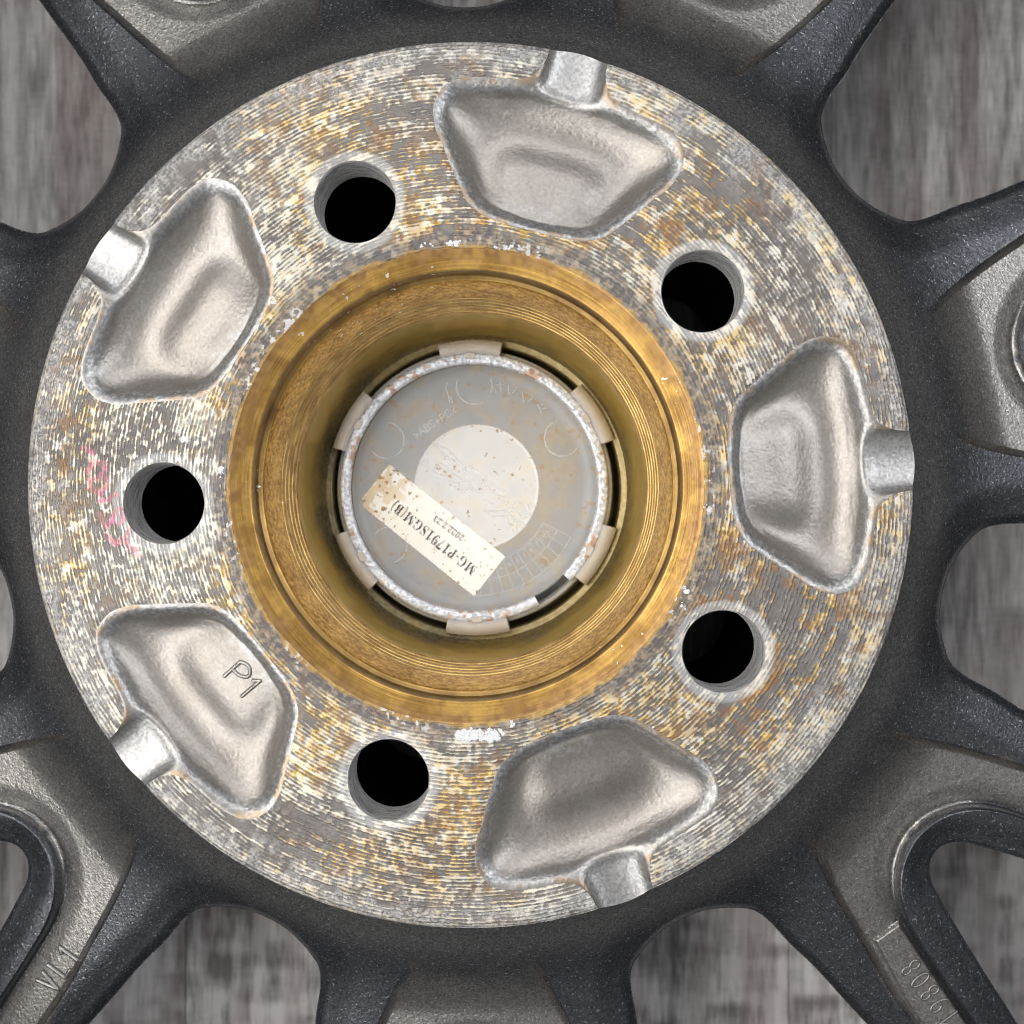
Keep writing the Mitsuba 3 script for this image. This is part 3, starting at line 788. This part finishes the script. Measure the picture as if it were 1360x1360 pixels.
# raised marks moulded into the cap
marks = []
for k, (x, y) in enumerate([(630, 513), (747, 582), (513, 585), (517, 724)]):
    add(nm(f'{C}__moulded_ring', k), strokes([ring_line(at(x, y, ZF), 4.0, -20, 330 if k else 300, 40)], 0.16, ZF, 0.8), 'clear_grey_plastic', smooth=True)
kz = 190 / 1360
logo = [[(175, 240), (210, 355), (135, 325)], [(250, 165), (380, 180)], [(290, 130), (350, 210)], [(330, 230), (365, 245)], [(385, 195), (530, 340), (500, 350), (370, 250)], [(310, 320), (250, 400), (490, 560), (495, 515), (360, 440)],
        [(310, 320), (520, 465)], [(385, 400), (545, 495)], [(600, 350), (560, 350), (545, 390), (680, 500), (745, 500), (755, 460), (600, 350)], [(600, 655), (535, 600), (600, 540), (800, 705), (825, 700), (690, 630)],
        [(770, 490), (790, 520), (940, 590), (935, 600)], [(735, 520), (890, 640), (930, 640)], [(905, 680), (990, 740), (1040, 690), (1080, 700)], [(1000, 750), (1080, 810)], [(1130, 680), (1225, 740)], [(1140, 710), (1180, 820), (1120, 840)],
        [(800, 820), (745, 775), (930, 770), (1060, 880), (1130, 920)], [(820, 830), (940, 820), (975, 930), (1040, 1000), (1040, 890)], [(1070, 910), (1100, 950)]]
add(f'{C}__inner_disc__emblem', strokes([px(L, ZF, (540, 570), kz) for L in logo], 0.20, ZF + 0.09, 0.9), 'emblem_plastic', smooth=True, label='raised outline lettering of the emblem, mirrored')
k8 = 1 / 8.5
left = [[(435, 580), (460, 570), (440, 530)], [(490, 520), (530, 470)], [(555, 400), (610, 490)], [(600, 370), (660, 465)], [(630, 380), (690, 430)], [(720, 350), (760, 400)], [(820, 265), (850, 335)], [(870, 250), (925, 220)], [(970, 175), (1010, 235)],
        [(975, 295), (955, 385), (1000, 555)], [(1005, 480), (1030, 555)]]
right = [[(375, 280), (385, 410)], [(310, 350), (420, 350)], [(330, 400), (330, 440)], [(465, 350), (478, 450)], [(500, 340), (565, 320), (565, 380), (520, 440)], [(630, 440), (645, 550)], [(690, 540), (745, 500), (730, 440)], [(800, 570), (840, 660)], [(840, 570), (910, 560)], [(850, 620), (920, 620)]]
add(f'{C}__moulded_mark', strokes([px(L, ZF, (480, 470), k8) for L in left], 0.13, ZF, 0.8), 'clear_grey_plastic', smooth=True)
add(f'{C}__moulded_mark_001', strokes([px(L, ZF, (620, 470), k8) for L in right], 0.13, ZF, 0.8), 'clear_grey_plastic', smooth=True)


def lay(text, start, end, z, height, stretch, depth=0.1, mesh=None):
    """Lettering from one point to another (mm)."""
    m = meshkit.text_mesh(text, height, depth) if mesh is None else mesh
    d = np.asarray(end) - np.asarray(start); L = np.linalg.norm(d)
    m.apply_scale([L / m.bounds[1][0] if stretch else 1, 1, 1])
    m.apply_transform(trimesh.transformations.rotation_matrix(math.atan2(d[1], d[0]), [0, 0, 1])); m.apply_translation([*start, z])
    return m


P_ = lambda x, y, off, k: at(off[0] + x * k, off[1] + y * k, ZF)
add(f'{C}__moulded_mark_002', lay('>ABS+PC<', P_(610, 965, (480, 470), k8), P_(1085, 655, (480, 470), k8), ZF - 0.02, 1.75, True, 0.12), 'clear_grey_plastic', label='raised letters naming the plastic')
# date grid, lower right
kg = 180 / 1360
grid = []
cen = np.array([CX, CY])
for a in np.linspace(-93, -27, 12):
    if True:
        c_, s_ = math.cos(math.radians(a)), math.sin(math.radians(a))
        grid.append([cen + np.array([c_, s_]) * r for r in (17.0, 24.0)])
for r in (17.0, 20.6, 24.0):
    grid.append(ring_line(cen, r, -93 if r > 20 else -88, -27, 26))
add(f'{C}__date_grid', strokes(grid, 0.085, ZF, 0.9), 'clear_grey_plastic', smooth=True, label='raised moulded date grid')
nums = []
for i in range(11):
    a = -90 + i * 6
    m = meshkit.text_mesh(str(i + 1), 0.95, 0.1); m.apply_translation([-m.bounds[1][0] / 2, -0.5, 0])
    m.apply_transform(trimesh.transformations.rotation_matrix(math.radians(a + 90), [0, 0, 1]))
    m.apply_translation([*(cen + 18.6 * np.array([math.cos(math.radians(a)), math.sin(math.radians(a))])), ZF - 0.02]); nums.append(m)
add(f'{C}__date_grid__number', trimesh.util.concatenate(nums), 'clear_grey_plastic')

# paper sticker
SZ = ZF + 0.3
corner = [at(x, y, SZ) for x, y in [(517, 616.5), (671, 739), (629.5, 792), (476, 668)]]
sm = trimesh.creation.extrude_polygon(Polygon(corner), 0.12); sm.apply_translation([0, 0, SZ - 0.12])
add(f'{C}__sticker', sm, 'paper', label='stained cream paper sticker with printed part number and date')
GLYPH = {'M':(62.4,[[[[1,2],[4,3],[5,4],[6,7],[7,10],[7,61],[6,64],[4,65],[1,65],[1,68],[17,68],[28,22],[40,68],[55,68],[55,65],[52,64],[51,62],[50,59],[50,9],[51,4],[53,3],[55,2],[55,0],[36,0],[36,3],[39,4],[41,8],[41,58],[26,0],[24,0],[24,1],[10,56],[9,56],[10,8],[11,4],[13,3],[15,2],[15,0],[1,0]]]]),'G':(49.8,[[[[3,32],[3,41],[5,51],[8,58],[11,64],[16,68],[21,69],[26,69],[30,67],[34,65],[36,65],[37,69],[39,69],[39,46],[38,46],[34,56],[32,61],[29,64],[26,66],[23,66],[21,65],[18,63],[16,59],[14,51],[13,40],[13,28],[14,16],[17,8],[18,5],[21,3],[23,2],[26,2],[29,4],[30,7],[31,21],[29,25],[28,27],[25,27],[25,30],[45,30],[45,27],[43,27],[41,26],[40,23],[40,4],[34,1],[26,-2],[20,-1],[17,0],[14,2],[9,6],[6,14],[3,23]]]]),'-':(21.3,[[[[2,31],[17,31],[17,23],[2,23]]]]),'P':(41.1,[[[[1,2],[4,3],[5,4],[7,9],[7,59],[5,63],[4,65],[2,65],[2,68],[23,68],[29,66],[32,63],[35,58],[36,53],[36,46],[34,38],[32,35],[30,33],[25,31],[16,30],[16,7],[18,4],[19,3],[21,2],[21,0],[1,0]],[[16,34],[20,34],[23,36],[25,39],[26,43],[26,52],[25,58],[24,62],[22,63],[20,64],[18,64],[16,62]]]]),'1':(37.0,[[[[3,57],[3,59],[6,61],[9,63],[16,72],[23,72],[23,9],[23,7],[24,6],[30,5],[30,0],[6,0],[6,5],[12,6],[13,7],[14,9],[14,61],[13,61],[9,54],[7,52],[5,52],[4,52]]]]),'7':(37.0,[[[[3,50],[3,72],[31,72],[31,65],[15,0],[10,0],[26,60],[9,60],[7,58],[6,50]]]]),'9':(37.0,[[[[2,51],[3,57],[4,63],[7,67],[9,70],[14,72],[18,72],[21,71],[25,68],[28,60],[30,51],[31,37],[30,24],[28,15],[25,6],[21,2],[20,0],[17,-1],[11,-1],[7,2],[4,6],[4,9],[4,13],[5,15],[7,16],[8,10],[11,6],[12,6],[15,5],[17,7],[19,11],[21,16],[22,24],[22,34],[22,34],[19,30],[15,28],[11,28],[7,30],[5,34],[3,38],[2,43]],[[11,52],[11,40],[14,36],[15,35],[18,35],[20,36],[22,41],[22,53],[20,62],[18,65],[17,66],[15,65],[14,64],[12,60]]]]),'S':(38.3,[[[[4,24],[6,23],[7,16],[8,11],[10,7],[12,5],[14,3],[16,2],[20,3],[22,4],[24,7],[25,10],[25,15],[24,19],[22,22],[11,31],[7,37],[5,42],[5,45],[5,54],[5,58],[7,63],[10,66],[12,68],[16,70],[19,69],[26,66],[27,66],[28,67],[29,70],[30,70],[30,48],[29,48],[28,52],[25,60],[22,64],[20,66],[16,66],[13,65],[11,62],[11,58],[11,53],[13,49],[27,36],[30,32],[31,28],[32,22],[32,13],[30,7],[26,2],[23,0],[19,-2],[14,-1],[8,2],[7,2],[6,0],[5,-2],[4,-2]]]]),'B':(43.6,[[[[1,65],[1,68],[24,68],[30,65],[32,63],[34,60],[35,54],[35,50],[34,45],[31,40],[26,37],[30,35],[33,33],[35,29],[37,22],[37,15],[36,9],[34,6],[30,2],[27,1],[23,0],[2,0],[2,3],[4,3],[5,4],[6,6],[7,9],[7,58],[6,63],[5,64],[3,65]],[[16,9],[17,5],[18,4],[20,4],[22,4],[24,5],[25,7],[27,13],[27,22],[25,30],[23,33],[18,34],[16,34],[16,34]],[[16,62],[16,38],[18,38],[22,39],[23,40],[24,42],[25,47],[25,57],[24,62],[23,63],[21,64],[18,64],[17,64]]]]),'(':(19.8,[[[[3,23],[3,42],[6,57],[9,66],[11,72],[16,72],[13,64],[10,53],[9,45],[8,33],[8,19],[9,8],[11,-3],[16,-16],[11,-16],[7,-7],[4,7]]]]),')':(19.8,[[[[2,-16],[5,-8],[8,2],[9,12],[10,22],[10,33],[9,48],[7,58],[2,71],[2,72],[7,72],[11,62],[14,49],[15,35],[15,20],[14,5],[12,-2],[10,-9],[7,-16]]]]),'2':(37.0,[[[[2,11],[13,28],[17,37],[19,45],[20,53],[20,60],[19,64],[17,66],[14,66],[13,65],[11,62],[10,56],[10,49],[7,50],[4,52],[3,54],[2,57],[3,63],[5,68],[7,70],[9,71],[15,72],[20,72],[22,71],[25,69],[28,65],[29,58],[29,51],[27,45],[23,36],[8,11],[23,11],[25,13],[26,15],[27,21],[31,21],[30,0],[2,0]]]]),'0':(37.0,[[[[2,43],[3,52],[4,59],[6,65],[9,68],[11,71],[14,72],[19,72],[23,71],[25,69],[27,66],[29,58],[31,46],[31,31],[30,20],[29,10],[25,4],[24,2],[21,0],[18,-1],[15,-1],[13,0],[9,3],[6,7],[4,14],[3,21],[2,30]],[[11,27],[13,11],[15,6],[16,6],[17,6],[19,7],[20,8],[21,14],[22,29],[22,43],[21,60],[19,65],[17,66],[15,65],[14,63],[12,58],[11,45]]]]),'.':(17.7,[[[[9,-2],[7,-1],[5,0],[4,3],[4,8],[5,10],[7,12],[9,12],[11,11],[12,8],[11,1],[10,-1]]]]),'3':(37.0,[[[[2,10],[2,14],[3,16],[4,18],[6,19],[7,19],[7,14],[8,10],[10,8],[12,7],[13,6],[17,7],[19,8],[20,11],[21,15],[22,21],[20,28],[19,31],[16,33],[14,34],[9,34],[9,40],[14,40],[15,41],[17,42],[19,45],[20,52],[20,57],[19,62],[18,65],[16,66],[14,66],[12,65],[11,61],[10,51],[6,52],[4,54],[3,56],[2,59],[3,65],[7,70],[12,72],[16,72],[20,72],[23,70],[26,68],[28,64],[29,60],[29,53],[28,47],[24,42],[21,38],[24,36],[27,34],[29,31],[30,27],[31,23],[31,17],[29,9],[27,5],[23,1],[18,-1],[12,-1],[8,0],[5,3],[3,6]]]])}


def print_text(text, start, end, height):
    x, polys = 0.0, []
    for ch in text:
        adv, rings = GLYPH[ch]
        for g in rings:
            polys.append(shapely.affinity.translate(Polygon(g[0], g[1:]).buffer(0), x, 0))
        x += adv
    out = []
    for g in polys:
        for s_ in getattr(g, 'geoms', [g]):
            out.append(trimesh.creation.extrude_polygon(s_, 1.0, engine='earcut'))
    m = trimesh.util.concatenate(out)
    m.apply_translation([-m.bounds[0][0], 0, 0])
    s_ = np.linalg.norm(np.asarray(end) - np.asarray(start)) / m.bounds[1][0]
    m.apply_scale([s_, height / 70.0, 0.02])
    d = np.asarray(end) - np.asarray(start)
    m.apply_transform(trimesh.transformations.rotation_matrix(math.atan2(d[1], d[0]), [0, 0, 1])); m.apply_translation([*start, SZ + 0.001])
    return m


k9 = 210 / 1360
# upside down in the picture: the base lines lie to the upper right of the letters
Q = lambda x, y: at(470 + x * k9, 600 + y * k9, SZ)
add(f'{C}__sticker__print', print_text('MG-P1791SGM(B)', Q(1068, 998), Q(366, 424), 2.38), 'ink')
add(f'{C}__sticker__print_001', print_text('2022.2.23', Q(955, 725), Q(708, 546), 1.42), 'ink')
